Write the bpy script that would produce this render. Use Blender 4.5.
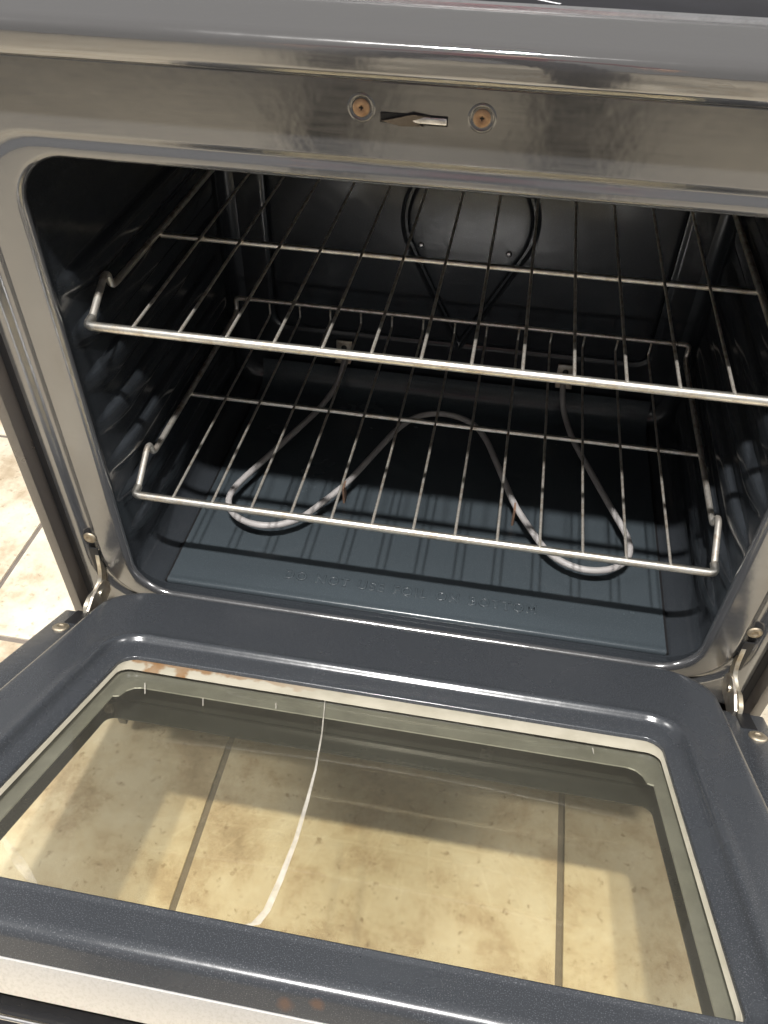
import bpy, bmesh, math, random
from mathutils import Vector, Matrix
random.seed(7)
S = bpy.context.scene
for o in list(bpy.data.objects): bpy.data.objects.remove(o)

# ------------------------------------------------------------------ camera
cam = bpy.data.cameras.new('camera'); cam_o = bpy.data.objects.new('camera', cam)
S.collection.objects.link(cam_o)
CR = ((0.98484, -0.13113, 0.11356), (0.17277, 0.68243, -0.71024), (0.01564, 0.71909, 0.69474))
M4 = Matrix(CR).to_4x4(); M4.translation = Vector((0.06234, -0.5509, 0.96403))
cam_o.matrix_world = M4
cam.sensor_fit = 'VERTICAL'; cam.sensor_height = 36; cam.lens = 28.4
cam.clip_start = .01; cam.clip_end = 100
S.camera = cam_o

# ------------------------------------------------------------------ light
W = bpy.data.worlds.new('World'); S.world = W; W.use_nodes = True
bg = W.node_tree.nodes['Background']; bg.inputs[0].default_value = (.96, .94, .92, 1); bg.inputs[1].default_value = .36
for lx in (-.14, .02):                       # the two bulbs of the ceiling lamp
    l = bpy.data.lights.new('ceiling_or_fill_lamp', 'POINT'); l.energy = 190; l.shadow_soft_size = .028; l.color = (1, .975, .94)
    lo = bpy.data.objects.new('ceiling_or_fill_lamp', l); lo.location = (lx, -.76, 2.44); S.collection.objects.link(lo)
for lx in (-2.2, 2.2):                       # unseen fill lamps added either side to brighten the floor under the door
    l = bpy.data.lights.new('ceiling_or_fill_lamp', 'POINT'); l.energy = 195; l.shadow_soft_size = .30; l.color = (1, .975, .94)
    lo = bpy.data.objects.new('ceiling_or_fill_lamp', l); lo.location = (lx, -.40, 2.42); S.collection.objects.link(lo)
S.view_settings.view_transform = 'Standard'; S.view_settings.look = 'None'
S.view_settings.exposure = 0; S.view_settings.gamma = 1
S.render.engine = 'CYCLES'
S.cycles.max_bounces = 14; S.cycles.transparent_max_bounces = 24; S.cycles.glossy_bounces = 6
S.cycles.sample_clamp_indirect = 6

# ------------------------------------------------------------------ helpers
C = S.collection
def nodes(name):
    m = bpy.data.materials.new(name); m.use_nodes = True
    nt = m.node_tree; return m, nt, nt.nodes['Principled BSDF']
def N(nt, t, **kw):
    n = nt.nodes.new(t)
    for k, v in kw.items():
        if k in n.inputs: n.inputs[k].default_value = v
        else: setattr(n, k, v)
    return n
def ramp(nt, stops):
    r = nt.nodes.new('ShaderNodeValToRGB'); e = r.color_ramp.elements
    while len(e) < len(stops): e.new(.5)
    for q, (p, c) in zip(e, stops): q.position = p; q.color = c if len(c) == 4 else (*c, 1)
    return r
def obj(name, verts, faces, mat, parent=None, smooth=True, bev=0, wn=False):
    me = bpy.data.meshes.new(name); me.from_pydata([tuple(v) for v in verts], [], faces)
    bm = bmesh.new(); bm.from_mesh(me)
    if bev:
        bmesh.ops.bevel(bm, geom=bm.edges[:], offset=bev, segments=2, profile=.6, affect='EDGES', clamp_overlap=True)
    bmesh.ops.recalc_face_normals(bm, faces=bm.faces[:])
    bm.to_mesh(me); bm.free()
    if smooth:
        for p in me.polygons: p.use_smooth = True
        if not wn: me.set_sharp_from_angle(angle=math.radians(50))
    o = bpy.data.objects.new(name, me); C.objects.link(o)
    if mat: me.materials.append(mat)
    if parent: o.parent = parent
    if wn:
        md = o.modifiers.new('wn', 'WEIGHTED_NORMAL'); md.keep_sharp = True; md.weight = 80
    return o
def box(name, x0, x1, y0, y1, z0, z1, mat, parent=None, bev=.001):
    v = [(x, y, z) for x in (x0, x1) for y in (y0, y1) for z in (z0, z1)]
    f = [(0, 1, 3, 2), (4, 6, 7, 5), (0, 4, 5, 1), (2, 3, 7, 6), (0, 2, 6, 4), (1, 5, 7, 3)]
    return obj(name, v, f, mat, parent, smooth=True, bev=bev)
def rr(x0, x1, z0, z1, rad, nc=8, nx=1, nz=1):
    """rounded rectangle, counter-clockwise from bottom-left; rad = bl, br, tr, tl"""
    if not hasattr(rad, '__len__'): rad = (rad,) * 4
    bl, br, tr, tl = rad; P = []
    def arc(cx, cz, r, a0):
        return [(cx + r * math.cos(a0 + math.pi / 2 * i / nc), cz + r * math.sin(a0 + math.pi / 2 * i / nc)) for i in range(nc + 1)]
    def seg(a, b, n):
        return [(a[0] + (b[0] - a[0]) * i / n, a[1] + (b[1] - a[1]) * i / n) for i in range(1, n)]
    A = arc(x0 + bl, z0 + bl, bl, math.pi); B = arc(x1 - br, z0 + br, br, 1.5 * math.pi)
    D = arc(x1 - tr, z1 - tr, tr, 0); E_ = arc(x0 + tl, z1 - tl, tl, .5 * math.pi)
    P += A + seg(A[-1], B[0], nx) + B + seg(B[-1], D[0], nz) + D + seg(D[-1], E_[0], nx) + E_ + seg(E_[-1], A[0], nz)
    return P
def loft(rings, cap0=False, cap1=False, closed=True):
    n = len(rings[0]); v = [p for r in rings for p in r]; f = []
    for i in range(len(rings) - 1):
        for j in range(n if closed else n - 1):
            k = (j + 1) % n; f.append((i * n + j, i * n + k, (i + 1) * n + k, (i + 1) * n + j))
    if cap0: f.append(tuple(range(n))[::-1])
    if cap1: f.append(tuple(range((len(rings) - 1) * n, len(rings) * n)))
    return v, f
def fillet(pts, r, n=5):
    pts = [Vector(p) for p in pts]; out = [pts[0]]
    for a, b, c in zip(pts, pts[1:], pts[2:]):
        d0, d1 = (a - b), (c - b); l = min(r, d0.length * .48, d1.length * .48)
        p, q = b + d0.normalized() * l, b + d1.normalized() * l
        for i in range(n + 1):
            t = i / n; out.append(p * (1 - t) ** 2 + b * 2 * t * (1 - t) + q * t * t)
    return out + [pts[-1]]
def tube_vf(pts, r, seg=8, closed=False, rad=None):
    pts = [Vector(p) for p in pts]; n = len(pts); rings = []
    t0 = (pts[1] - pts[0]).normalized()
    up = Vector((0, 0, 1)) if abs(t0.z) < .9 else Vector((0, 1, 0))
    u = t0.cross(up).normalized()
    for i, p in enumerate(pts):
        if closed: t = (pts[(i + 1) % n] - pts[i - 1]).normalized()
        else: t = (pts[min(i + 1, n - 1)] - pts[max(i - 1, 0)]).normalized()
        u = (u - t * u.dot(t)).normalized(); w = t.cross(u); q = rad[i] if rad else r
        rings.append([p + (u * math.cos(a) + w * math.sin(a)) * q for a in [2 * math.pi * k / seg for k in range(seg)]])
    if closed: rings.append(rings[0])
    return loft(rings, not closed, not closed)
def tube(name, pts, r, mat, parent=None, seg=8, closed=False):
    v, f = tube_vf(pts, r, seg, closed); return obj(name, v, f, mat, parent)
def lathe(name, prof, mat, parent=None, seg=20, M=None):
    rings = [[Vector((r * math.cos(2 * math.pi * k / seg), r * math.sin(2 * math.pi * k / seg), z)) for k in range(seg)] for r, z in prof]
    v, f = loft(rings, False, True)
    if M: v = [M @ p for p in v]
    return obj(name, v, f, mat, parent)
def empty(name, loc=(0, 0, 0)):
    o = bpy.data.objects.new(name, None); C.objects.link(o); o.location = loc; o.empty_display_size = .05; return o
def tag(o, label, cat, group=None):
    o['label'] = label; o['category'] = cat
    if group: o['group'] = group
def sm(a, b, x):       # smooth step, either direction
    t = max(0, min(1, (x - a) / (b - a))); return t * t * (3 - 2 * t)

# ------------------------------------------------------------------ materials
def enamel(name, base, rough, ior, speck=.5, peel=.06, smudge=.12, hair=0, spots=(), wave=0):
    m, nt, b = nodes(name); L = nt.links.new
    tc = N(nt, 'ShaderNodeTexCoord')
    n1 = N(nt, 'ShaderNodeTexNoise', Scale=1300.0, Detail=1.0); L(tc.outputs['Object'], n1.inputs['Vector'])
    r1 = ramp(nt, [(.58, (0, 0, 0)), (.74, (1, 1, 1))]); L(n1.outputs[0], r1.inputs[0])
    n2 = N(nt, 'ShaderNodeTexNoise', Scale=9.0, Detail=5.0, Roughness=.6); L(tc.outputs['Object'], n2.inputs['Vector'])
    mx = N(nt, 'ShaderNodeMix', data_type='RGBA'); mx.inputs[6].default_value = (*base, 1)
    mx.inputs[7].default_value = (*[min(1, c * 2.2 + .03) for c in base], 1)
    ml = N(nt, 'ShaderNodeMath', operation='MULTIPLY'); ml.inputs[1].default_value = speck
    L(r1.outputs[0], ml.inputs[0]); L(ml.outputs[0], mx.inputs[0]); L(mx.outputs[2], b.inputs['Base Color'])
    mr = N(nt, 'ShaderNodeMapRange'); mr.inputs[1].default_value = .3; mr.inputs[2].default_value = .7
    mr.inputs[3].default_value = rough; mr.inputs[4].default_value = rough + smudge
    L(n2.outputs[0], mr.inputs[0])
    b.inputs['IOR'].default_value = ior
    if hair:        # wiping marks: fine diagonal hairlines in the gloss
        mp = N(nt, 'ShaderNodeMapping'); mp.inputs['Rotation'].default_value = (0, .75, 0); mp.inputs['Scale'].default_value = (14, 40, 260)
        L(tc.outputs['Object'], mp.inputs[0])
        n4 = N(nt, 'ShaderNodeTexNoise', Scale=1.0, Detail=5.0, Roughness=.7); L(mp.outputs[0], n4.inputs['Vector'])
        m4 = N(nt, 'ShaderNodeMapRange'); m4.inputs[1].default_value = .35; m4.inputs[2].default_value = .7; m4.inputs[3].default_value = -hair; m4.inputs[4].default_value = hair
        L(n4.outputs[0], m4.inputs[0])
        ad = N(nt, 'ShaderNodeMath', operation='ADD', use_clamp=True); L(mr.outputs[0], ad.inputs[0]); L(m4.outputs[0], ad.inputs[1]); L(ad.outputs[0], b.inputs['Roughness'])
    else: L(mr.outputs[0], b.inputs['Roughness'])
    if spots:
        nw = N(nt, 'ShaderNodeTexNoise', Scale=160.0, Detail=3.0); L(tc.outputs['Object'], nw.inputs['Vector'])
        col = mx.outputs[2]
        for c, r in spots:
            vd = N(nt, 'ShaderNodeVectorMath', operation='DISTANCE'); L(tc.outputs['Object'], vd.inputs[0]); vd.inputs[1].default_value = c
            ma = N(nt, 'ShaderNodeMath', operation='MULTIPLY_ADD'); L(nw.outputs[0], ma.inputs[0]); ma.inputs[1].default_value = r * .9; L(vd.outputs['Value'], ma.inputs[2])
            m5 = N(nt, 'ShaderNodeMapRange'); m5.inputs[1].default_value = r * 1.5; m5.inputs[2].default_value = r * .8; m5.inputs[3].default_value = 0; m5.inputs[4].default_value = .8; L(ma.outputs[0], m5.inputs[0])
            m6 = N(nt, 'ShaderNodeMix', data_type='RGBA'); L(m5.outputs[0], m6.inputs[0]); L(col, m6.inputs[6]); m6.inputs[7].default_value = (.085, .05, .035, 1); col = m6.outputs[2]
        L(col, b.inputs['Base Color'])
    n3 = N(nt, 'ShaderNodeTexNoise', Scale=70.0, Detail=2.0); L(tc.outputs['Object'], n3.inputs['Vector'])
    bp = N(nt, 'ShaderNodeBump', Strength=peel, Distance=.004); L(n3.outputs[0], bp.inputs['Height'])
    if wave:        # sheet metal is never quite flat
        n6 = N(nt, 'ShaderNodeTexNoise', Scale=10.0, Detail=2.0, Roughness=.45); L(tc.outputs['Object'], n6.inputs['Vector'])
        b6 = N(nt, 'ShaderNodeBump', Strength=wave, Distance=.01); L(n6.outputs[0], b6.inputs['Height']); L(b6.outputs[0], bp.inputs['Normal'])
    L(bp.outputs[0], b.inputs['Normal'])
    return m
def metal(name, col, rough, stain=None, amt=.5, scale=60., var=.1, mt=1.):
    m, nt, b = nodes(name); L = nt.links.new
    b.inputs['Metallic'].default_value = mt
    tc = N(nt, 'ShaderNodeTexCoord')
    n = N(nt, 'ShaderNodeTexNoise', Scale=scale, Detail=4.0, Roughness=.65); L(tc.outputs['Object'], n.inputs['Vector'])
    st = stain or tuple(c * .7 for c in col)
    r = ramp(nt, [(.5 - amt * .25, col), (.75, st)]); L(n.outputs[0], r.inputs[0]); L(r.outputs[0], b.inputs['Base Color'])
    mr = N(nt, 'ShaderNodeMapRange'); mr.inputs[1].default_value = .3; mr.inputs[2].default_value = .7
    mr.inputs[3].default_value = rough; mr.inputs[4].default_value = rough + var
    L(n.outputs[0], mr.inputs[0]); L(mr.outputs[0], b.inputs['Roughness'])
    return m
def plain(name, col, rough, metal_=0, ior=1.5):
    m, nt, b = nodes(name); L = nt.links.new
    tc = N(nt, 'ShaderNodeTexCoord')
    n = N(nt, 'ShaderNodeTexNoise', Scale=35.0, Detail=5.0, Roughness=.65); L(tc.outputs['Object'], n.inputs['Vector'])
    r = ramp(nt, [(.3, tuple(c * .78 for c in col)), (.7, tuple(min(1, c * 1.12) for c in col))])
    L(n.outputs[0], r.inputs[0]); L(r.outputs[0], b.inputs['Base Color'])
    b.inputs['Roughness'].default_value = rough; b.inputs['Metallic'].default_value = metal_; b.inputs['IOR'].default_value = ior
    return m
MT = {}
MT['cavity'] = enamel('shaded_cavity_enamel', (.021, .024, .028), .11, 1.5, speck=.35, peel=.045)  # same enamel as the pan, with the walls' shade put into a darker colour
MT['pan'] = enamel('lit_pan_enamel', (.037, .046, .053), .17, 1.45, speck=.5, peel=.04)  # same enamel as the walls, lighter to paint in the light on the pan
MT['frame'] = enamel('frame_enamel', (.042, .043, .046), .13, 2.45, speck=.25, peel=.05, hair=.03, wave=.09)
MT['door'] = enamel('door_enamel', (.031, .034, .039), .19, 1.6, speck=.8, peel=.05, spots=(((-.008, -.466, -.015), .006), ((.010, -.466, -.011), .005)))
MT['trim'] = enamel('trim_enamel', (.035, .034, .034), .06, 2.9, speck=.1, peel=.03, hair=.03)
MT['side'] = enamel('side_panel_paint', (.05, .043, .038), .25, 1.9, speck=.3, peel=.08)
MT['rack'] = metal('rack_steel', (.84, .80, .73), .34, stain=(.42, .33, .24), amt=.15, scale=90., mt=.85)
MT['rackbar'] = metal('rack_bar_steel', (.86, .84, .78), .34, stain=(.55, .47, .36), amt=.2, scale=70.)
MT['element'] = plain('element_sheath', (.33, .315, .31), .5)
MT['bracket'] = metal('bracket_steel', (.74, .70, .63), .32, stain=(.42, .32, .22), amt=.3)
MT['hinge'] = metal('hinge_steel', (.78, .74, .64), .28, stain=(.45, .35, .2), amt=.35, scale=80.)
MT['tan'] = metal('copper_screw', (.46, .32, .21), .5, stain=(.30, .19, .12), amt=.5, scale=120.)
MT['screw'] = metal('dull_screw', (.50, .44, .34), .5, stain=(.25, .2, .14), amt=.6, scale=120.)
MT['darksteel'] = metal('dark_steel', (.16, .14, .125), .35, amt=.4)
MT['rustclip'] = plain('rusty_clip', (.26, .16, .11), .6, .4)
MT['chrome'] = metal('bright_steel', (.85, .85, .86), .18, amt=.2)
MT['brushed'] = metal('brushed_steel', (.76, .75, .735), .42, stain=(.64, .63, .60), amt=.2, scale=400., mt=.8)
MT['black'] = plain('black_gap', (.006, .006, .007), .5)
MT['blackgloss'] = plain('black_gloss', (.015, .015, .016), .12)
MT['frit'] = plain('black_frit', (.022, .024, .023), .25)
MT['retainer'] = plain('galvanised_retainer', (.19, .20, .19), .38, .3)
def film_mat(name, col, op0, op1, sc):
    m, nt, b = nodes(name); L = nt.links.new
    tc = N(nt, 'ShaderNodeTexCoord'); n = N(nt, 'ShaderNodeTexNoise', Scale=sc, Detail=4.0, Roughness=.6); L(tc.outputs['Object'], n.inputs['Vector'])
    mr = N(nt, 'ShaderNodeMapRange'); mr.inputs[1].default_value = .35; mr.inputs[2].default_value = .65; mr.inputs[3].default_value = op0; mr.inputs[4].default_value = op1
    L(n.outputs[0], mr.inputs[0]); L(mr.outputs[0], b.inputs['Alpha'])
    b.inputs['Base Color'].default_value = (*col, 1); b.inputs['Roughness'].default_value = .8
    return m
MT['white'] = film_mat('streaky_film', (.42, .395, .35), .5, .85, 60.)
MT['smear'] = film_mat('grease_smear', (.5, .47, .40), .02, .28, 90.)
MT['ceramglass'] = plain('cooktop_glass', (.008, .008, .010), .06, ior=1.25)
MT['print'] = plain('burner_print', (.45, .45, .46), .4)
# cream gasket with rust runs along the hinge side
m, nt, b = nodes('cream_rusty'); L = nt.links.new
tc = N(nt, 'ShaderNodeTexCoord'); mp = N(nt, 'ShaderNodeMapping'); mp.inputs['Scale'].default_value = (38, 5, 5)
L(tc.outputs['Object'], mp.inputs[0])
n = N(nt, 'ShaderNodeTexNoise', Scale=1.0, Detail=3.0, Roughness=.5); L(mp.outputs[0], n.inputs['Vector'])
n2 = N(nt, 'ShaderNodeTexNoise', Scale=45.0, Detail=5.0); L(tc.outputs['Object'], n2.inputs['Vector'])
sx = N(nt, 'ShaderNodeSeparateXYZ'); L(tc.outputs['Object'], sx.inputs[0])
fx = N(nt, 'ShaderNodeMapRange'); fx.inputs[1].default_value = -.14; fx.inputs[2].default_value = -.225; fx.inputs[3].default_value = 0; fx.inputs[4].default_value = 1
L(sx.outputs[0], fx.inputs[0])
fy = N(nt, 'ShaderNodeMapRange'); fy.inputs[1].default_value = -.20; fy.inputs[2].default_value = -.16; fy.inputs[3].default_value = 0; fy.inputs[4].default_value = 1
L(sx.outputs[1], fy.inputs[0])
n3 = N(nt, 'ShaderNodeTexNoise', Scale=55.0, Detail=4.0); L(tc.outputs['Object'], n3.inputs['Vector'])
def mth(op, a, b_=None, c=None):
    q = N(nt, 'ShaderNodeMath', operation=op)
    for i, t in enumerate((a, b_, c)):
        if t is None: continue
        if hasattr(t, 'links'): L(t, q.inputs[i])
        else: q.inputs[i].default_value = t
    return q.outputs[0]
wob = mth('MULTIPLY_ADD', n3.outputs[0], .030, -.015)
xw = mth('ADD', sx.outputs[0], wob)
rust = None
for x0, w in ((-.2235, .0095), (-.1985, .0080)):       # two rust runs
    g = mth('SUBTRACT', 1.0, mth('MULTIPLY', mth('ABSOLUTE', mth('SUBTRACT', xw, x0)), 1 / w))
    g = mth('MINIMUM', mth('MAXIMUM', mth('MULTIPLY', g, 2.5), 0.0), 1.0)
    rust = g if rust is None else mth('MAXIMUM', rust, g)
# and a thin rusty line where the seat meets the enamel
e = mth('MAXIMUM', mth('MULTIPLY', mth('ADD', mth('ADD', sx.outputs[1], wob), .1435), 350.0), 0.0)
fx.inputs[1].default_value = -.02; fx.inputs[2].default_value = -.20
e = mth('MULTIPLY', mth('MINIMUM', e, 1.0), fx.outputs[0])
class _O: pass
mb = _O(); mb.outputs = [mth('MULTIPLY', mth('MAXIMUM', rust, e), mth('MINIMUM', mth('MULTIPLY', n2.outputs[0], 1.7), 1.0))]
r2 = ramp(nt, [(.3, (.27, .25, .195)), (.66, (.335, .31, .25))]); L(n2.outputs[0], r2.inputs[0])
mx = N(nt, 'ShaderNodeMix', data_type='RGBA'); L(mb.outputs[0], mx.inputs[0]); L(r2.outputs[0], mx.inputs[6]); mx.inputs[7].default_value = (.17, .085, .028, 1)
L(mx.outputs[2], b.inputs['Base Color']); b.inputs['Roughness'].default_value = .6
MT['cream'] = m
# thin pane: clear with a greenish tint, Fresnel reflection and a film of grease
def pane(name, tint, film):
    m, nt, b = nodes(name); L = nt.links.new; nt.nodes.remove(b)
    out = nt.nodes['Material Output']
    tr = N(nt, 'ShaderNodeBsdfTransparent'); tr.inputs[0].default_value = (*tint, 1)
    gl = N(nt, 'ShaderNodeBsdfGlossy'); gl.inputs['Roughness'].default_value = .03
    df = N(nt, 'ShaderNodeBsdfDiffuse'); df.inputs[0].default_value = (.5, .48, .41, 1)
    tc = N(nt, 'ShaderNodeTexCoord')
    n = N(nt, 'ShaderNodeTexNoise', Scale=5.0, Detail=7.0, Roughness=.62, Distortion=.4); L(tc.outputs['Object'], n.inputs['Vector'])
    mr = N(nt, 'ShaderNodeMapRange'); mr.inputs[1].default_value = .3; mr.inputs[2].default_value = .75; mr.inputs[3].default_value = film * .4; mr.inputs[4].default_value = film
    L(n.outputs[0], mr.inputs[0])
    m1 = N(nt, 'ShaderNodeMixShader'); L(mr.outputs[0], m1.inputs[0]); L(tr.outputs[0], m1.inputs[1]); L(df.outputs[0], m1.inputs[2])
    ge = N(nt, 'ShaderNodeNewGeometry'); dt = N(nt, 'ShaderNodeVectorMath', operation='DOT_PRODUCT')
    L(ge.outputs['Normal'], dt.inputs[0]); L(ge.outputs['Incoming'], dt.inputs[1])
    ab = N(nt, 'ShaderNodeMath', operation='ABSOLUTE'); L(dt.outputs['Value'], ab.inputs[0])
    om = N(nt, 'ShaderNodeMath', operation='SUBTRACT'); om.inputs[0].default_value = 1; L(ab.outputs[0], om.inputs[1])
    pw = N(nt, 'ShaderNodeMath', operation='POWER'); L(om.outputs[0], pw.inputs[0]); pw.inputs[1].default_value = 5
    fr = N(nt, 'ShaderNodeMath', operation='MULTIPLY_ADD'); L(pw.outputs[0], fr.inputs[0]); fr.inputs[1].default_value = .96; fr.inputs[2].default_value = .04
    m2 = N(nt, 'ShaderNodeMixShader'); L(fr.outputs[0], m2.inputs[0]); L(m1.outputs[0], m2.inputs[1]); L(gl.outputs[0], m2.inputs[2])
    L(m2.outputs[0], out.inputs[0]); return m
MT['glass'] = pane('greasy_glass', (.95, .935, .88), .045)
MT['glass2'] = pane('tinted_glass', (.95, .935, .88), .03)
# stone tile
m, nt, b = nodes('beige_tile'); L = nt.links.new
tc = N(nt, 'ShaderNodeTexCoord'); oi = N(nt, 'ShaderNodeObjectInfo')
cb = N(nt, 'ShaderNodeCombineXYZ')
m7 = N(nt, 'ShaderNodeMath', operation='MULTIPLY'); m7.inputs[1].default_value = 37; L(oi.outputs['Random'], m7.inputs[0])
L(m7.outputs[0], cb.inputs[0]); L(m7.outputs[0], cb.inputs[1])
va = N(nt, 'ShaderNodeVectorMath', operation='ADD'); L(tc.outputs['Object'], va.inputs[0]); L(cb.outputs[0], va.inputs[1])
n1 = N(nt, 'ShaderNodeTexNoise', Scale=9.0, Detail=9.0, Roughness=.70, Distortion=.15); L(va.outputs[0], n1.inputs['Vector'])
r1 = ramp(nt, [(.30, (.38, .29, .19)), (.42, (.55, .45, .32)), (.50, (.68, .60, .46)), (.62, (.76, .70, .58))]); L(n1.outputs[0], r1.inputs[0])
n2 = N(nt, 'ShaderNodeTexNoise', Scale=75.0, Detail=3.0, Roughness=.6); L(va.outputs[0], n2.inputs['Vector'])
r2 = ramp(nt, [(.27, (.52, .44, .36)), (.40, (1, 1, 1))]); L(n2.outputs[0], r2.inputs[0])
mu = N(nt, 'ShaderNodeMix', data_type='RGBA', blend_type='MULTIPLY'); mu.inputs[0].default_value = .8
L(r1.outputs[0], mu.inputs[6]); L(r2.outputs[0], mu.inputs[7]); L(mu.outputs[2], b.inputs['Base Color'])
b.inputs['Roughness'].default_value = .42
bp = N(nt, 'ShaderNodeBump', Strength=.25, Distance=.002); L(n2.outputs[0], bp.inputs['Height']); L(bp.outputs[0], b.inputs['Normal'])
MT['tile'] = m
MT['grout'] = plain('grout', (.20, .17, .145), .9)

# ------------------------------------------------------------------ kitchen floor
FZ = -.05; PT = .457
grout = box('kitchen_floor', -3.2, 3.2, -4.4, 2.2, FZ - .05, FZ - .003, MT['grout'], bev=0); grout['kind'] = 'structure'
tv = [(x, y, z) for x in (-.2253, .2253) for y in (-.2253, .2253) for z in (-.012, 0)]
tproto = None
for i in range(-6, 6):
    for j in range(-9, 4):
        x = -.234 + PT * (i + .5); y = .100 + PT * (j + .5)
        if tproto is None:
            t = tproto = box('tile', -.2243, .2243, -.2243, .2243, -.012, 0, MT['tile'], bev=.0018)
        else:
            t = tproto.copy(); C.objects.link(t)
        t.parent = grout; t.location = (x, y, FZ + random.uniform(-.0004, .0004)); t.rotation_euler = (0, 0, random.choice((0, math.pi)))

# ------------------------------------------------------------------ the range
oven = empty('oven_range', (0, .3, FZ)); tag(oven, 'black enamel electric oven range with its door lowered and cavity open', 'oven')
OI = Matrix.Translation((0, -.3, -FZ))
class Shift:      # parts are modelled in world coordinates; the parent offset is undone here
    pass
def attach(o): o.parent = oven; o.matrix_parent_inverse = OI; return o

# pressed cavity shell with rack guides
LEV = [.3735 + .0505 * k for k in range(-1, 6)]
def rib(y, z):
    h = 0; g = sm(.016, .085, y) ** .8; hw = .0075 + .0075 * g
    for l in LEV:
        d = (z - (l - .0040 - hw)) / hw
        if abs(d) < 1: h = max(h, (1 - d ** 4) ** .6 * (1 - .25 * (d < 0) * d * d))
    return .0075 * h * g * (1 - sm(.385, .415, y))
ys = [0.004, .010, .015, .018, .020, .022, .024, .026, .028, .030, .032, .034, .038] + [.045 + .012 * i for i in range(30)] + [.400, .405, .41, .415, .42]
rings = []
for y in ys:
    g = sm(.004, .02, y); x = .309 + .009 * g
    pts = rr(-x, x, .2506 - .004 * g, .7376 + .02 * g, (.042 - .006 * g, .042 - .006 * g, .042, .042), nc=8, nx=4, nz=170)
    rings.append([(px + (rib(y, pz) if px < -.3 else -rib(y, pz) if px > .3 else 0), y, pz) for px, pz in pts])
for y, i in ((.430, .004), (.4362, .010), (.4385, .018)):
    rings.append([(px, y, pz) for px, pz in rr(-.318 + i, .318 - i, .2466 + i, .7576 - i, .03, nc=8, nx=4, nz=170)])
v, f = loft(rings, False, False)
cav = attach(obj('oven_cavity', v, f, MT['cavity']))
# back wall with its pressed rectangle
def groove(px, pz):     # distance to the pressed rounded rectangle and bottom bead
    x0, x1, z0, z1, r = -.2600, .2665, .3437, .74, .018
    cx, cz = (x0 + x1) / 2, (z0 + z1) / 2
    qx, qz = abs(px - cx) - (x1 - x0) / 2 + r, abs(pz - cz) - (z1 - z0) / 2 + r
    d = math.hypot(max(qx, 0), max(qz, 0)) + min(max(qx, qz), 0) - r
    return d
v = []; f = []
xs = [-.312 + .624 * i / 260 for i in range(261)]; zs = [.252 + .50 * i / 200 for i in range(201)]
for z in zs:
    for x in xs:
        d = groove(x, z)
        v.append((x, .440 + .0035 * math.exp(-(d / .0032) ** 2) - .0025 * (1 - sm(-.003, .003, d)), z))
for j in range(200):
    for i in range(260): a = j * 261 + i; f.append((a, a + 1, a + 262, a + 261))
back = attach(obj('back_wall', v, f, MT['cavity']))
# fan cover plate: round above, drawn to a point below
def drop(s):
    cx, cz, r, ap = .006, .522, .083 * s, .522 - .180 * s
    al = math.acos(r / (cz - ap)); P = []
    a0, a1 = -math.pi / 2 + al, 1.5 * math.pi - al
    for i in range(41): a = a0 + (a1 - a0) * i / 40; P.append((cx + r * math.cos(a), cz + r * math.sin(a)))
    for i in range(1, 8):
        t = i / 8; p, q = P[40], (cx, ap); P.append((p[0] + (q[0] - p[0]) * t, p[1] + (q[1] - p[1]) * t))
    P.append((cx, ap))
    for i in range(1, 8):
        t = i / 8; p, q = (cx, ap), P[0]; P.append((p[0] + (q[0] - p[0]) * t, p[1] + (q[1] - p[1]) * t))
    return P
rings = [[(x, y, z) for x, z in drop(s)] for s, y in ((1.07, .4395), (1.06, .4345), (1.03, .4335), (1.01, .4345), (1.0, .4375), (.97, .4385), (.95, .4365), (.93, .4345), (.91, .4336), (.89, .4335), (.80, .4335), (.4, .4335))]
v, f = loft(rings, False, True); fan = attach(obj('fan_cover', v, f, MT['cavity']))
RX = Matrix.Rotation(math.pi / 2, 4, 'X')       # lathe axis +z -> -y
for x, z in ((-.054, .488), (.059, .487)):
    lathe('screw', [(.0042, 0), (.0042, .001), (.003, .0025), (.0008, .003)], MT['chrome'], fan, 12, Matrix.Translation((x, .4335, z)) @ RX)
# loose floor pan with a rolled front edge
FT = .2516
pr = [(.0185, .2475), (.0185, .2502), (.0195, .2518), (.0215, .2527), (.0240, .2524), (.0262, FT)] + [(.03 + .37 * i / 8, FT) for i in range(9)] + [(.415, .2555), (.428, .268), (.430, .29)]
nxx = 24; v = []; f = []
for i in range(nxx + 1):
    x = -.2822 + .5664 * i / nxx
    for y, z in pr: v.append((x, y, z))
n = len(pr)
for i in range(nxx):
    for j in range(n - 1): a = i * n + j; f.append((a, a + n, a + n + 1, a + 1))
pan = attach(obj('floor_pan', v, f, MT['pan']))
for sx in (-1, 1):     # dark gap either side of the pan
    x = -.2836 if sx < 0 else .2856
    attach(box('pan_gap', x - .0013, x + .0013, .019, .425, .2470, .2512, MT['black'], bev=0))
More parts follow.
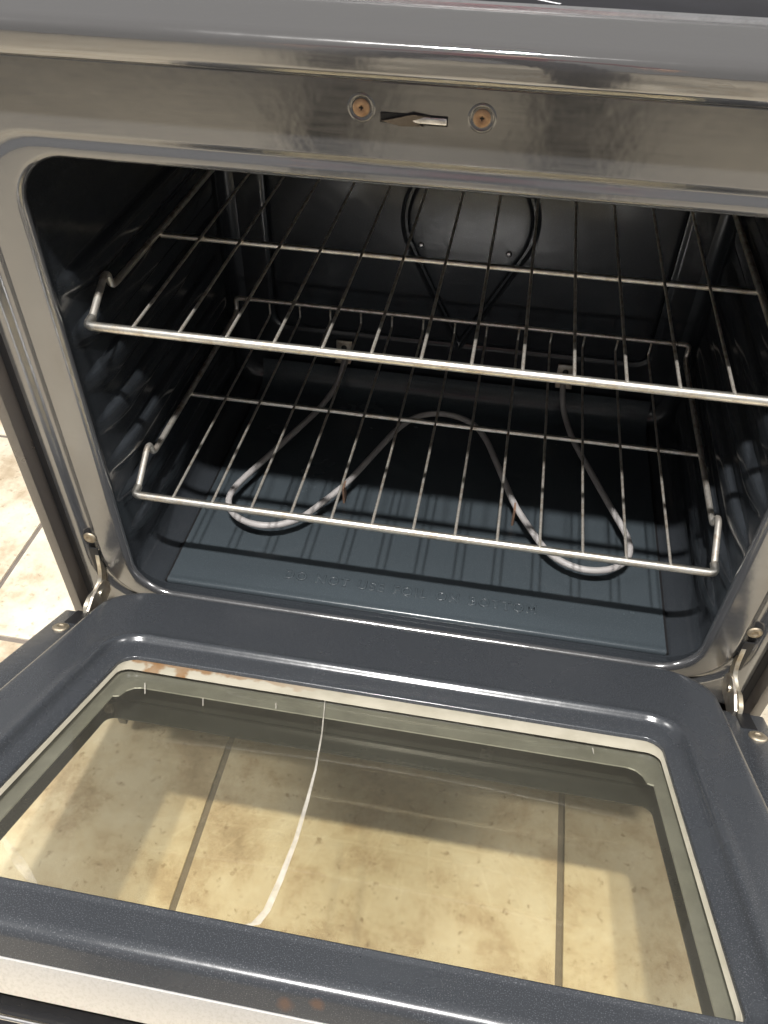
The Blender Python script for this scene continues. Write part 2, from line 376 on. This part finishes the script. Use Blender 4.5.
# embossed warning
cu = bpy.data.curves.new('t', 'FONT'); cu.body = 'DO NOT USE FOIL ON BOTTOM'; cu.size = .0155; cu.extrude = .0007; cu.bevel_depth = .0006; cu.bevel_resolution = 1; cu.space_character = 1.3; cu.space_word = 1.35
to = bpy.data.objects.new('t', cu); C.objects.link(to); bpy.context.view_layer.update()
me = bpy.data.meshes.new_from_object(to.evaluated_get(bpy.context.evaluated_depsgraph_get())); bpy.data.objects.remove(to)
xx = [q.co.x for q in me.vertices]; sc = .293 / (max(xx) - min(xx)); x0 = min(xx)
for q in me.vertices: q.co = Vector(((q.co.x - x0) * sc - .150, q.co.y * 1.12 + .0465, q.co.z + FT + .0001))
me.materials.append(MT['pan']); t = bpy.data.objects.new('embossed_lettering', me); C.objects.link(t); t.parent = pan

# bake element
EL = [(-.157, .440, .312), (-.157, .415, .300), (-.162, .395, .281), (-.175, .345, .275), (-.213, .243, .275), (-.2435, .165, .275), (-.2455, .135, .275), (-.226, .109, .275),
      (-.188, .100, .275), (-.150, .118, .275), (-.107, .193, .275), (-.060, .322, .275), (-.038, .355, .275), (-.002, .368, .275)]
EL = EL + [(-x + .001, y, z) for x, y, z in EL[::-1][1:]]
el = attach(tube('bake_element', fillet(fillet(EL, .02, 3), .006, 2), .0040, MT['element'], seg=12))
for sx in (-1, 1):
    x = .159 * sx
    v = [(x - .0115, .4365, .302), (x + .0115, .4365, .302), (x + .0115, .4365, .331), (x - .0115, .4365, .331),
         (x - .0115, .424, .300), (x + .0115, .424, .300), (x + .0115, .4345, .3035), (x - .0115, .4345, .3035)]
    box('bracket', x - .0115, x + .0115, .4345, .4370, .301, .331, MT['bracket'], el, .0006)
    box('bracket_foot', x - .0115, x + .0115, .4215, .4340, .301, .3030, MT['bracket'], el, .0005)
    lathe('screw', [(.0042, 0), (.0042, .001), (.0025, .0022), (.0008, .0026)], MT['black'], el, 12, Matrix.Translation((x, .4345, .320)) @ RX)
    cx, cy = .1075 * sx, .1885
    v = [(cx - .0012, cy - .005, FT), (cx - .0012, cy + .005, FT), (cx - .0012, cy + .0075, .2795), (cx - .0012, cy - .0075, .2795)]
    v = v + [(a + .0024, b_, c) for a, b_, c in v]
    obj('support_clip', v, [(0, 1, 2, 3), (7, 6, 5, 4), (0, 4, 5, 1), (1, 5, 6, 2), (2, 6, 7, 3), (3, 7, 4, 0)], MT['rustclip'], el, smooth=False)

# front frame
def fr(hw, zb, zt, r, y):      # the pressed groove is deeper down the sides than along the top
    groove_ = -.0021 < y < .0 and hw > .33
    return [(px, -.0022 + (y + .0022) * ((.8 + 1.9 * sm(zt - .01, zt - .09, pz)) if groove_ else 1), pz) for px, pz in rr(-hw, hw, zb, zt, r, nc=10, nx=6, nz=6)]
rings = [fr(.309, .2506, .7376, .042, .0045), fr(.3092, .2504, .7378, .042, .0020), fr(.3104, .2492, .7388, .043, -.0005), fr(.3130, .2470, .7410, .045, -.0018), fr(.3160, .2450, .7425, .047, -.0022),
         fr(.3385, .238, .7455, .058, -.0022), fr(.3410, .2365, .7475, .060, -.0019), fr(.3440, .235, .7495, .062, -.0010), fr(.3470, .2335, .7515, .064, -.0003), fr(.3510, .2315, .7530, .066, -.0003),
         fr(.3540, .2295, .7545, .067, -.0010), fr(.3570, .2275, .7560, .068, -.0019), fr(.3600, .226, .7580, .069, -.0022),
         fr(.3672, .205, .804, .008, -.0022), fr(.3690, .2035, .806, .008, -.0012), fr(.3702, .2025, .8072, .008, .0012), fr(.3704, .2022, .8074, .008, .020)]
v, f = loft(rings); frame = attach(obj('front_frame', v, f, MT['frame'], wn=True))
for x, z in ((-.0460, .7885), (.0325, .7875)):
    Mx = Matrix.Translation((x, -.0020, z)) @ RX
    lathe('screw_seat', [(.0098, -.0004), (.0090, .0006), (.0078, .0008), (.0064, .0002), (.0058, -.0004)], MT['frame'], frame, 24, Mx)
    s = lathe('screw', [(.0056, -.0002), (.0056, .0010), (.0050, .0014), (.0020, .0015), (.0010, .0009), (.0004, .0009)], MT['tan'], frame, 24, Mx)
for x, z in ((-.0460, .7885), (.0325, .7875)):
    for w, h in ((.0014, .00025), (.00025, .0014)):
        box('screw_recess', x - w, x + w, -.0036 - .1 * h, -.0030, z - h, z + h, MT['black'], frame, 0)
# latch slot: dark opening, turned-in lip and the catch
box('latch_slot', -.0335, .0108, -.0034, -.0020, .7806, .7868, MT['black'], frame, .0006)
v = [(-.033, -.0052, .7822), (-.012, -.0060, .7875), (.000, -.0042, .7865), (-.012, -.0052, .7835), (-.004, -.0042, .7800), (-.020, -.0050, .7795)]
v = v + [(a, b_ + .0016, c) for a, b_, c in v]
obj('latch_hook', v, [(0, 5, 4, 3, 2, 1), (6, 7, 8, 9, 10, 11)] + [(i, (i + 1) % 6, (i + 1) % 6 + 6, i + 6) for i in range(6)], MT['darksteel'], frame, smooth=False, bev=.0005)
box('latch_bar', -.0125, .0102, -.0048, -.0030, .7820, .7862, MT['chrome'], frame, .0006)
for sx in (-1, 1):      # lower frame screws and hinge slots
    x = .3485 * sx
    lathe('screw', [(.0072, -.0002), (.0072, .0008), (.0062, .0018), (.0034, .0021), (.0026, .0012), (.0004, .0011)], MT['screw'], frame, 20, Matrix.Translation((x, -.0015, .329)) @ RX)
    box('hinge_slot', x - .0052, x + .0052, -.0030, -.0012, .268, .3135, MT['black'], frame, .0006)

# outer body
for sx in (-1, 1):
    a, b_ = sorted((.3785 * sx, .3900 * sx))
    attach(box('side_panel', a, b_, -.0165, .64, FZ + .015, .806, MT['side'], bev=.0022))
    a, b_ = sorted((.3708 * sx, .3782 * sx))
    attach(box('side_gap', a, b_, .002, .30, .03, .804, MT['black'], bev=0))
attach(box('rear_panel', -.37, .37, .60, .62, FZ + .02, .806, MT['side']))
attach(box('drawer_front', -.368, .368, -.030, -.004, FZ + .06, .1985, MT['side'], bev=.004))
attach(box('toe_kick', -.36, .36, .030, .045, FZ + .001, FZ + .10, MT['black']))
# cooktop: enamel front rail, bright edge strip, black glass
prof = [(.012, .8085), (-.016, .8090), (-.0205, .8100), (-.0225, .8125), (-.0232, .8165), (-.0236, .8230), (-.0236, .8275), (-.0228, .8305), (-.0205, .8325), (-.0170, .8334), (-.010, .8338), (.030, .8350), (.054, .8356), (.0575, .8350), (.0585, .8330), (.0585, .815), (.012, .8125)]
secs = [-.3885, -.387, -.384] + [-.36 + .06 * i for i in range(13)] + [.384, .387, .3885]
rings = []
for x in secs:
    k = 1 - .35 * max(0, (abs(x) - .384) / .0045); rings.append([(x, .02 + (y - .02) * k, .822 + (z - .822) * k) for y, z in prof])
v, f = loft(rings, True, True); attach(obj('cooktop_rail', v, f, MT['trim'], wn=True))
attach(box('cooktop_edge_strip', -.386, .386, .0590, .0680, .822, .8378, MT['chrome'], bev=.0012))
glass = attach(box('cooktop_glass', -.386, .386, .0685, .62, .8300, .8372, MT['ceramglass'], bev=.0012))
for cx, cy, r in ((.142, .206, .150), (-.19, .19, .09), (.19, .47, .09), (-.19, .46, .112)):
    an = [2 * math.pi * k / 144 for k in range(145)]; an = [a + math.pi * 1.5 for a in an]
    an = [a for a in an if cy + r * math.sin(a) > .0715]
    rg = [[(cx + q * math.cos(a), cy + q * math.sin(a), z) for a in an] for q, z in ((r - .0012, .8373), (r - .0010, .8375), (r + .001, .8375), (r + .0012, .8373))]
    v, f = loft(rg, closed=False); obj('burner_ring', v, f, MT['print'], glass)

# ------------------------------------------------------------------ door, modelled in its own frame: x right, y towards the hinge, z out of its inner face
def dr(x0, x1, yb, yf, rad, z): return [(px, py, z) for px, py in rr(x0, x1, yf, yb, rad, nc=9, nx=8, nz=8)]
ob, ib = (.020, .020, .050, .050), (.013, .013, .016, .016)
o0, o1 = (-.3285, .3225), None
rings = [dr(-.2586, .2532, -.1388, -.4295, ib, -.0120), dr(-.2588, .2534, -.1386, -.4297, ib, -.0092), dr(-.2598, .2544, -.1374, -.4300, (.014, .014, .018, .018), -.0080),
         dr(-.2660, .2606, -.1290, -.4305, (.015, .015, .022, .022), -.0066), dr(-.2735, .2680, -.1185, -.4309, (.016, .016, .028, .028), -.0056), dr(-.2752, .2698, -.1166, -.4312, (.017, .017, .030, .030), -.0050),
         dr(-.2765, .2711, -.1152, -.4316, (.018, .018, .031, .031), -.0036), dr(-.2772, .2718, -.1143, -.4320, (.018, .018, .031, .031), -.0020), dr(-.2780, .2726, -.1132, -.4325, (.019, .019, .032, .032), -.0005),
         dr(-.2792, .2738, -.1120, -.4332, (.019, .019, .033, .033), .0006), dr(-.2810, .2755, -.1105, -.4340, (.02, .02, .034, .034), .0011), dr(-.2835, .2780, -.1085, -.4350, (.021, .021, .035, .035), .0010), dr(-.2875, .2820, -.1050, -.4370, (.022, .022, .037, .037), .0002), dr(-.2915, .2860, -.1010, -.4390, (.023, .023, .039, .039), 0),
         dr(-.3180, .3120, -.0200, -.4570, (.02, .02, .046, .046), 0), dr(-.3230, .3170, -.0146, -.4606, ob, -.0003), dr(-.3262, .3202, -.0112, -.4638, ob, -.0018), dr(-.3280, .3220, -.0094, -.4656, ob, -.0045), dr(-.3285, .3225, -.0090, -.4662, ob, -.0085), dr(-.3285, .3225, -.0090, -.4662, ob, -.0235)]
v, f = loft(rings); door = obj('oven_door', v, f, MT['door'], wn=True)
DM = Matrix.Translation((0, 0, .258)) @ Matrix.Rotation(-.4506, 4, 'X')
door.parent = oven; door.matrix_parent_inverse = OI; door.matrix_basis = DM
# cream seat of the inner pane, pane, pressed retainer below it
rings = [dr(-.2640, .2586, -.1340, -.4340, .016, -.0126), dr(-.2580, .2526, -.1395, -.4290, .014, -.0122), dr(-.2570, .2520, -.1480, -.4270, .013, -.0135), dr(-.2560, .2505, -.1530, -.4262, .012, -.0148)]
v, f = loft(rings); obj('glass_seat', v, f, MT['cream'], door)
box('inner_glass', -.2620, .2560, -.4320, -.1370, -.0190, -.0154, MT['glass'], door, .0006)
def ret(x0, x1, yb, yf, z, cut):
    c = cut
    P = [(x0, yf), (x1, yf), (x1, yb - 2.4 * c), (x1 - .6 * c, yb - 2.2 * c), (x1 - .9 * c, yb - 1.0 * c), (x1 - 1.5 * c, yb - .25 * c), (x1 - 2.2 * c, yb), (x0 + 2.2 * c, yb), (x0 + 1.5 * c, yb - .25 * c), (x0 + .9 * c, yb - 1.0 * c), (x0 + .6 * c, yb - 2.2 * c), (x0, yb - 2.4 * c)]
    return [(a, b_, z) for a, b_ in P]
rings = [ret(-.262, .257, -.132, -.432, -.0198, .002), ret(-.2455, .2410, -.1720, -.4285, -.0202, .0085), ret(-.2450, .2405, -.1725, -.4283, -.0212, .0085), ret(-.262, .257, -.132, -.432, -.0218, .002)]
v, f = loft(rings); obj('glass_retainer', v, f, MT['retainer'], door, smooth=False)
rings = [dr(-.2600, .2550, -.1500, -.4320, .01, -.0222), dr(-.2640, .2590, -.1530, -.4330, .01, -.0490)]
v, f = loft(rings); obj('inner_wall', v, f, MT['frit'], door)
box('outer_glass', -.3600, .3600, -.4580, -.0400, -.0570, -.0520, MT['glass2'], door, .0008)
rings = [dr(-.3590, .3590, -.0410, -.4570, .006, -.0505), dr(-.2555, .2455, -.1815, -.4090, .010, -.0505), dr(-.2555, .2455, -.1815, -.4090, .010, -.0515), dr(-.3590, .3590, -.0410, -.4570, .006, -.0515)]
v, f = loft(rings); obj('glass_border', v, f, MT['frit'], door)
# outer shell: side flanges, hinge slots, steel end cap
for sx in (-1, 1):
    a, b_ = sorted((.3255 * sx, .3725 * sx))
    box('door_side', a, b_, -.4600, -.0440, -.0500, -.0205, MT['door'], door, .003)
    x = .351 * sx
    box('hinge_opening', x - .0075, x + .0075, -.0740, -.0445, -.0206, -.0198, MT['black'], door, .0002)
    lathe('screw', [(.0088, -.0004), (.0086, .0008), (.0072, .0018), (.0034, .0021), (.0026, .0012), (.0004, .0011)], MT['screw'], door, 20, Matrix.Translation((.3555 * sx, -.086, -.0203)))
box('hinge_edge', -.3240, .3180, -.0440, -.0130, -.0500, -.0240, MT['door'], door, .003)
box('end_cap', -.3720, .3720, -.4672, -.4610, -.0520, -.0240, MT['brushed'], door, .0012)
# handle: a black bar with bright edges on two posts
rings = []
for x in [-.352, -.350, -.345] + [-.33 + .066 * i for i in range(11)] + [.345, .350, .352]:
    k = 1 - .5 * max(0, (abs(x) - .345) / .007)
    rings.append([(x, -.452 + py * k, -.0850 + pz * k) for py, pz in rr(-.017, .013, -.013, .013, .011, nc=6, nx=1, nz=1)])
v, f = loft(rings, True, True); hd = obj('handle', v, f, MT['blackgloss'], door, wn=True)
for x in (-.30, .30): box('handle_post', x - .012, x + .012, -.462, -.444, -.0725, -.0572, MT['blackgloss'], hd, .002)
tube('handle_trim', [(-.345, -.4675, -.0705), (.345, -.4675, -.0705)], .0016, MT['chrome'], hd)
# pale streak across the inner pane, widening towards the front edge
SP = [(-.0568, -.1405, .0004), (-.0520, -.168, .0006), (-.0459, -.2055, .0009), (-.0397, -.2549, .0013), (-.0372, -.2929, .0018), (-.0351, -.3377, .0024), (-.0352, -.3772, .0028), (-.0370, -.4041, .0030), (-.0405, -.4159, .0042), (-.0455, -.4190, .0030)]
v = []; f = []
for i, (x, y, w) in enumerate(SP):
    for k in range(5):
        q = -1 + .5 * k; v.append((x + q * w * .72 * (1 + .15 * math.sin(i * 2.3 + k)), y, -.01535 + .0004 * (1 - q * q)))
for i in range(len(SP) - 1):
    for k in range(4): a = i * 5 + k; f.append((a, a + 1, a + 6, a + 5))
obj('white_streak', v, f, MT['white'], door)
# small dried marks and wiped smears
def ribbon(name, pts, w, mat):
    v = []; f = []; P = fillet([(x, y, 0) for x, y in pts], .01, 3) if len(pts) > 2 else [Vector((*p, 0)) for p in pts]
    for i, p in enumerate(P):
        d = (P[min(i + 1, len(P) - 1)] - P[max(i - 1, 0)]).normalized(); q = Vector((-d.y, d.x, 0)); t = .35 + .65 * math.sin(math.pi * (i + .5) / len(P))
        for k, h in ((-1, 0), (0, .0003), (1, 0)): e_ = p + q * w * t * k; v.append((e_.x, e_.y, -.01535 + h))
    for i in range(len(P) - 1):
        for k in range(2): a = i * 3 + k; f.append((a, a + 1, a + 4, a + 3))
    obj(name, v, f, mat, door)
for pts in (((-.2235, -.1713), (-.2155, -.189)), ((-.1634, -.1802), (-.1587, -.1928)), ((-.0974, -.1691), (-.0946, -.1787)), ((.1917, -.1585), (.1918, -.168))):
    ribbon('drip_mark', pts, .0006, MT['white'])
ribbon('smear', ((-.2296, -.3863), (-.2136, -.3989), (-.1978, -.4108), (-.1838, -.4215)), .0035, MT['smear'])

# hinge arms between frame slot and door
for sx in (-1, 1):
    hx = .3485 * sx
    PA = [(.010, .3085), (-.002, .3070), (-.0075, .2900), (-.0135, .2745), (-.0250, .2690), (-.0380, .2700), (-.0490, .2665)]
    PB = [(.010, .2985), (-.0005, .2950), (-.0010, .2820), (-.0050, .2660), (-.0180, .2570), (-.0380, .2570), (-.0560, .2530)]
    A = fillet([(0, y, z) for y, z in PA], .006, 3); B = fillet([(0, y, z) for y, z in PB], .006, 3)
    v = []; f = []
    for q, (a, b_) in enumerate(zip(A, B)):
        tw = .004 * sx * math.sin(min(1, q / (len(A) - 1) * 1.2) * math.pi)
        for dx, p in ((-.0022, a), (.0022, a), (.0022, b_), (-.0022, b_)): v.append((hx + dx - tw, p.y, p.z))
    for i in range(len(A) - 1):
        for k in range(4): f.append((i * 4 + k, i * 4 + (k + 1) % 4, i * 4 + 4 + (k + 1) % 4, i * 4 + 4 + k))
    f += [(0, 1, 2, 3), tuple(range(len(v) - 4, len(v)))]
    h = attach(obj('hinge_arm', v, f, MT['hinge'], smooth=True, bev=0))
    # fixed hinge plate with its rivet beside the arm
    px = hx - .0075 * sx
    v = [(px + d, y, z) for d in (-.0013, .0013) for y, z in ((-.006, .262), (-.012, .273), (-.022, .277), (-.040, .276), (-.056, .270), (-.056, .252), (-.020, .248), (-.008, .252))]
    f = [tuple(range(8)), tuple(range(15, 7, -1))] + [(i, (i + 1) % 8, (i + 1) % 8 + 8, i + 8) for i in range(8)]
    obj('hinge_plate', v, f, MT['bracket'], h, smooth=False, bev=.0004)
    lathe('rivet', [(.0045, 0), (.0042, .0016), (.0020, .0022), (.0004, .0022)], MT['hinge'], h, 14, Matrix.Translation((px + .0013 * -sx, -.026, .266)) @ Matrix.Rotation(-math.pi / 2 * sx, 4, 'Y'))

# ------------------------------------------------------------------ racks
def make_rack():
    r = empty('oven_rack', (0, .03, .3736))
    off = Vector((0, .03, 0))
    def T(name, pts, rad, mat, seg=8, fl=.008): return tube(name, [Vector(p) - off for p in fillet(pts, fl, 4)], rad, mat, r, seg)
    T('front_bar', [(-.3015, .0420, .0000), (-.3015, .0300, -.0015), (.3015, .0300, -.0015), (.3015, .0420, .0000)], .0043, MT['rackbar'], 12, .007)
    for s in (-1, 1):
        x = .3060 * s
        T('side_rail', [(.3015 * s, .0415, .0000), (x, .0860, .0170), (x, .0930, .0165), (x, .0965, .0020), (x, .1080, .0012), (x, .398, .0012), (x, .4104, .0060), (x * .999, .4104, .0236), (x * .95, .4104, .0236)], .0034, MT['rack'], 10, .006)
    T('back_rail', [(-.2895, .4104, .0236), (.2895, .4104, .0236)], .0030, MT['rack'], 8)
    T('cross_wire', [(-.3040, .2165, -.0022), (.3040, .2165, -.0022)], .0029, MT['rackbar'], 10)
    w0 = None
    for k in range(-6, 7):
        if w0 is None:
            w0 = w = T('wire', [(0, .0300, .0016), (0, .3990, .0022), (0, .4104, .0040), (0, .4104, .0225)], .0015, MT['rack'], 8, .003)
        else:
            w = w0.copy(); C.objects.link(w); w.parent = r
        w.location.x = .043 * k
    return r
rackA = make_rack()
def copy_tree(o, parent=None):
    c = o.copy(); C.objects.link(c); c.parent = parent
    for ch in list(o.children): copy_tree(ch, c)
    return c
rackB = copy_tree(rackA); rackB.location = (-.0017, .03, .5792)
tag(rackA, 'lower steel wire rack just above the looping heating element', 'oven rack', 'wire racks in the oven')
tag(rackB, 'upper steel wire rack near the top of the oven opening', 'oven rack', 'wire racks in the oven')

# ------------------------------------------------------------------ the photographer, seen only mirrored in the enamel
def make_person():
    J = {}   # name: (position, radius)
    def j(n, p, r): J[n] = (Vector(p), r)
    z0 = FZ
    j('pelvis', (-.06, -1.16, z0 + .93), .15); j('waist', (-.04, -1.17, z0 + 1.10), .135); j('chest', (-.02, -1.14, z0 + 1.32), .155); j('collar', (-.01, -1.11, z0 + 1.45), .10)
    j('neck', (-.005, -1.07, z0 + 1.52), .055); j('skull', (0, -1.02, z0 + 1.60), .085); j('crown', (0, -1.02, z0 + 1.70), .075)
    E_ = [('pelvis', 'waist'), ('waist', 'chest'), ('chest', 'collar'), ('collar', 'neck'), ('neck', 'skull'), ('skull', 'crown')]
    for s, n, fx in ((-1, 'l', -.37), (1, 'r', .17)):
        hx = -.06 + .10 * s
        j('hip' + n, (hx, -1.15, z0 + .86), .105); j('knee' + n, (fx, -.98, z0 + .48), .095); j('ankle' + n, (fx + .01 * s, -1.08, z0 + .09), .075); j('heel' + n, (fx + .01 * s, -1.08, z0 + .045), .042); j('toe' + n, (fx + .04 * s, -.90, z0 + .035), .035)
        E_ += [('pelvis', 'hip' + n), ('hip' + n, 'knee' + n), ('knee' + n, 'ankle' + n), ('ankle' + n, 'heel' + n), ('heel' + n, 'toe' + n)]
        hx = -.06 + .37 * s
        j('shoulder' + n, (-.03 + .19 * s, -1.12, z0 + 1.40), .068); j('elbow' + n, (-.05 + .31 * s, -1.15, z0 + 1.13), .046); j('wrist' + n, (hx, -1.07, z0 + .90), .029); j('palm' + n, (hx, -1.05, z0 + .82), .027)
        E_ += [('collar', 'shoulder' + n), ('shoulder' + n, 'elbow' + n), ('elbow' + n, 'wrist' + n), ('wrist' + n, 'palm' + n)]
        for k in range(4):
            a, b_ = 'f%d%s' % (k, n), 'g%d%s' % (k, n); ln = (.040, .046, .043, .033)[k]
            j(a, (hx, -1.020 - .019 * k, z0 + .775), .0095); j(b_, (hx - .014 * s, -1.020 - .019 * k, z0 + .775 - ln), .008)
            E_ += [('palm' + n, a), (a, b_)]
        j('t' + n, (hx - .012 * s, -1.015, z0 + .85), .010); j('u' + n, (hx - .022 * s, -.998, z0 + .815), .009); E_ += [('wrist' + n, 't' + n), ('t' + n, 'u' + n)]
    ks = list(J); ix = {k: i for i, k in enumerate(ks)}
    me = bpy.data.meshes.new('person'); me.from_pydata([J[k][0] - Vector((-.06, -1.08, z0)) for k in ks], [(ix[a], ix[b_]) for a, b_ in E_], [])
    o = bpy.data.objects.new('person', me); C.objects.link(o); o.location = (-.06, -1.36, z0)
    md = o.modifiers.new('skin', 'SKIN'); md.use_smooth_shade = True
    sk = me.skin_vertices[0].data if me.skin_vertices else None
    if sk is None:
        bm = bmesh.new(); bm.from_mesh(me); bm.verts.layers.skin.verify(); bm.to_mesh(me); bm.free(); sk = me.skin_vertices[0].data
    for k in ks: sk[ix[k]].radius = (J[k][1], J[k][1]); sk[ix[k]].use_root = (k == 'pelvis')
    sb = o.modifiers.new('sub', 'SUBSURF'); sb.levels = 2; sb.render_levels = 2
    bpy.context.view_layer.update()
    m2 = bpy.data.meshes.new_from_object(o.evaluated_get(bpy.context.evaluated_depsgraph_get()))
    o.modifiers.clear(); o.data = m2; bpy.data.meshes.remove(me); m2.name = 'person'; m2.materials.clear()
    for mt_ in (plain('dark_trousers', (.012, .012, .016), .85), plain('dark_red_top', (.10, .012, .02), .85), plain('skin', (.50, .30, .21), .5), plain('dark_hair', (.02, .014, .01), .5), plain('dark_shoe', (.02, .02, .02), .5)): m2.materials.append(mt_)
    for p in m2.polygons:
        c = p.center; y = c.y - 1.08; p.use_smooth = True
        if c.z > 1.545: p.material_index = 3 if (c.z > 1.66 or y < -1.03) else 2
        elif c.z > 1.50 or abs(c.x) > .31 and .69 < c.z < .93: p.material_index = 2
        elif c.z > .97: p.material_index = 1
        elif c.z < .085: p.material_index = 4
    tag(o, 'person in dark trousers and dark red top, mirrored in the oven front', 'person')
    return o
make_person()
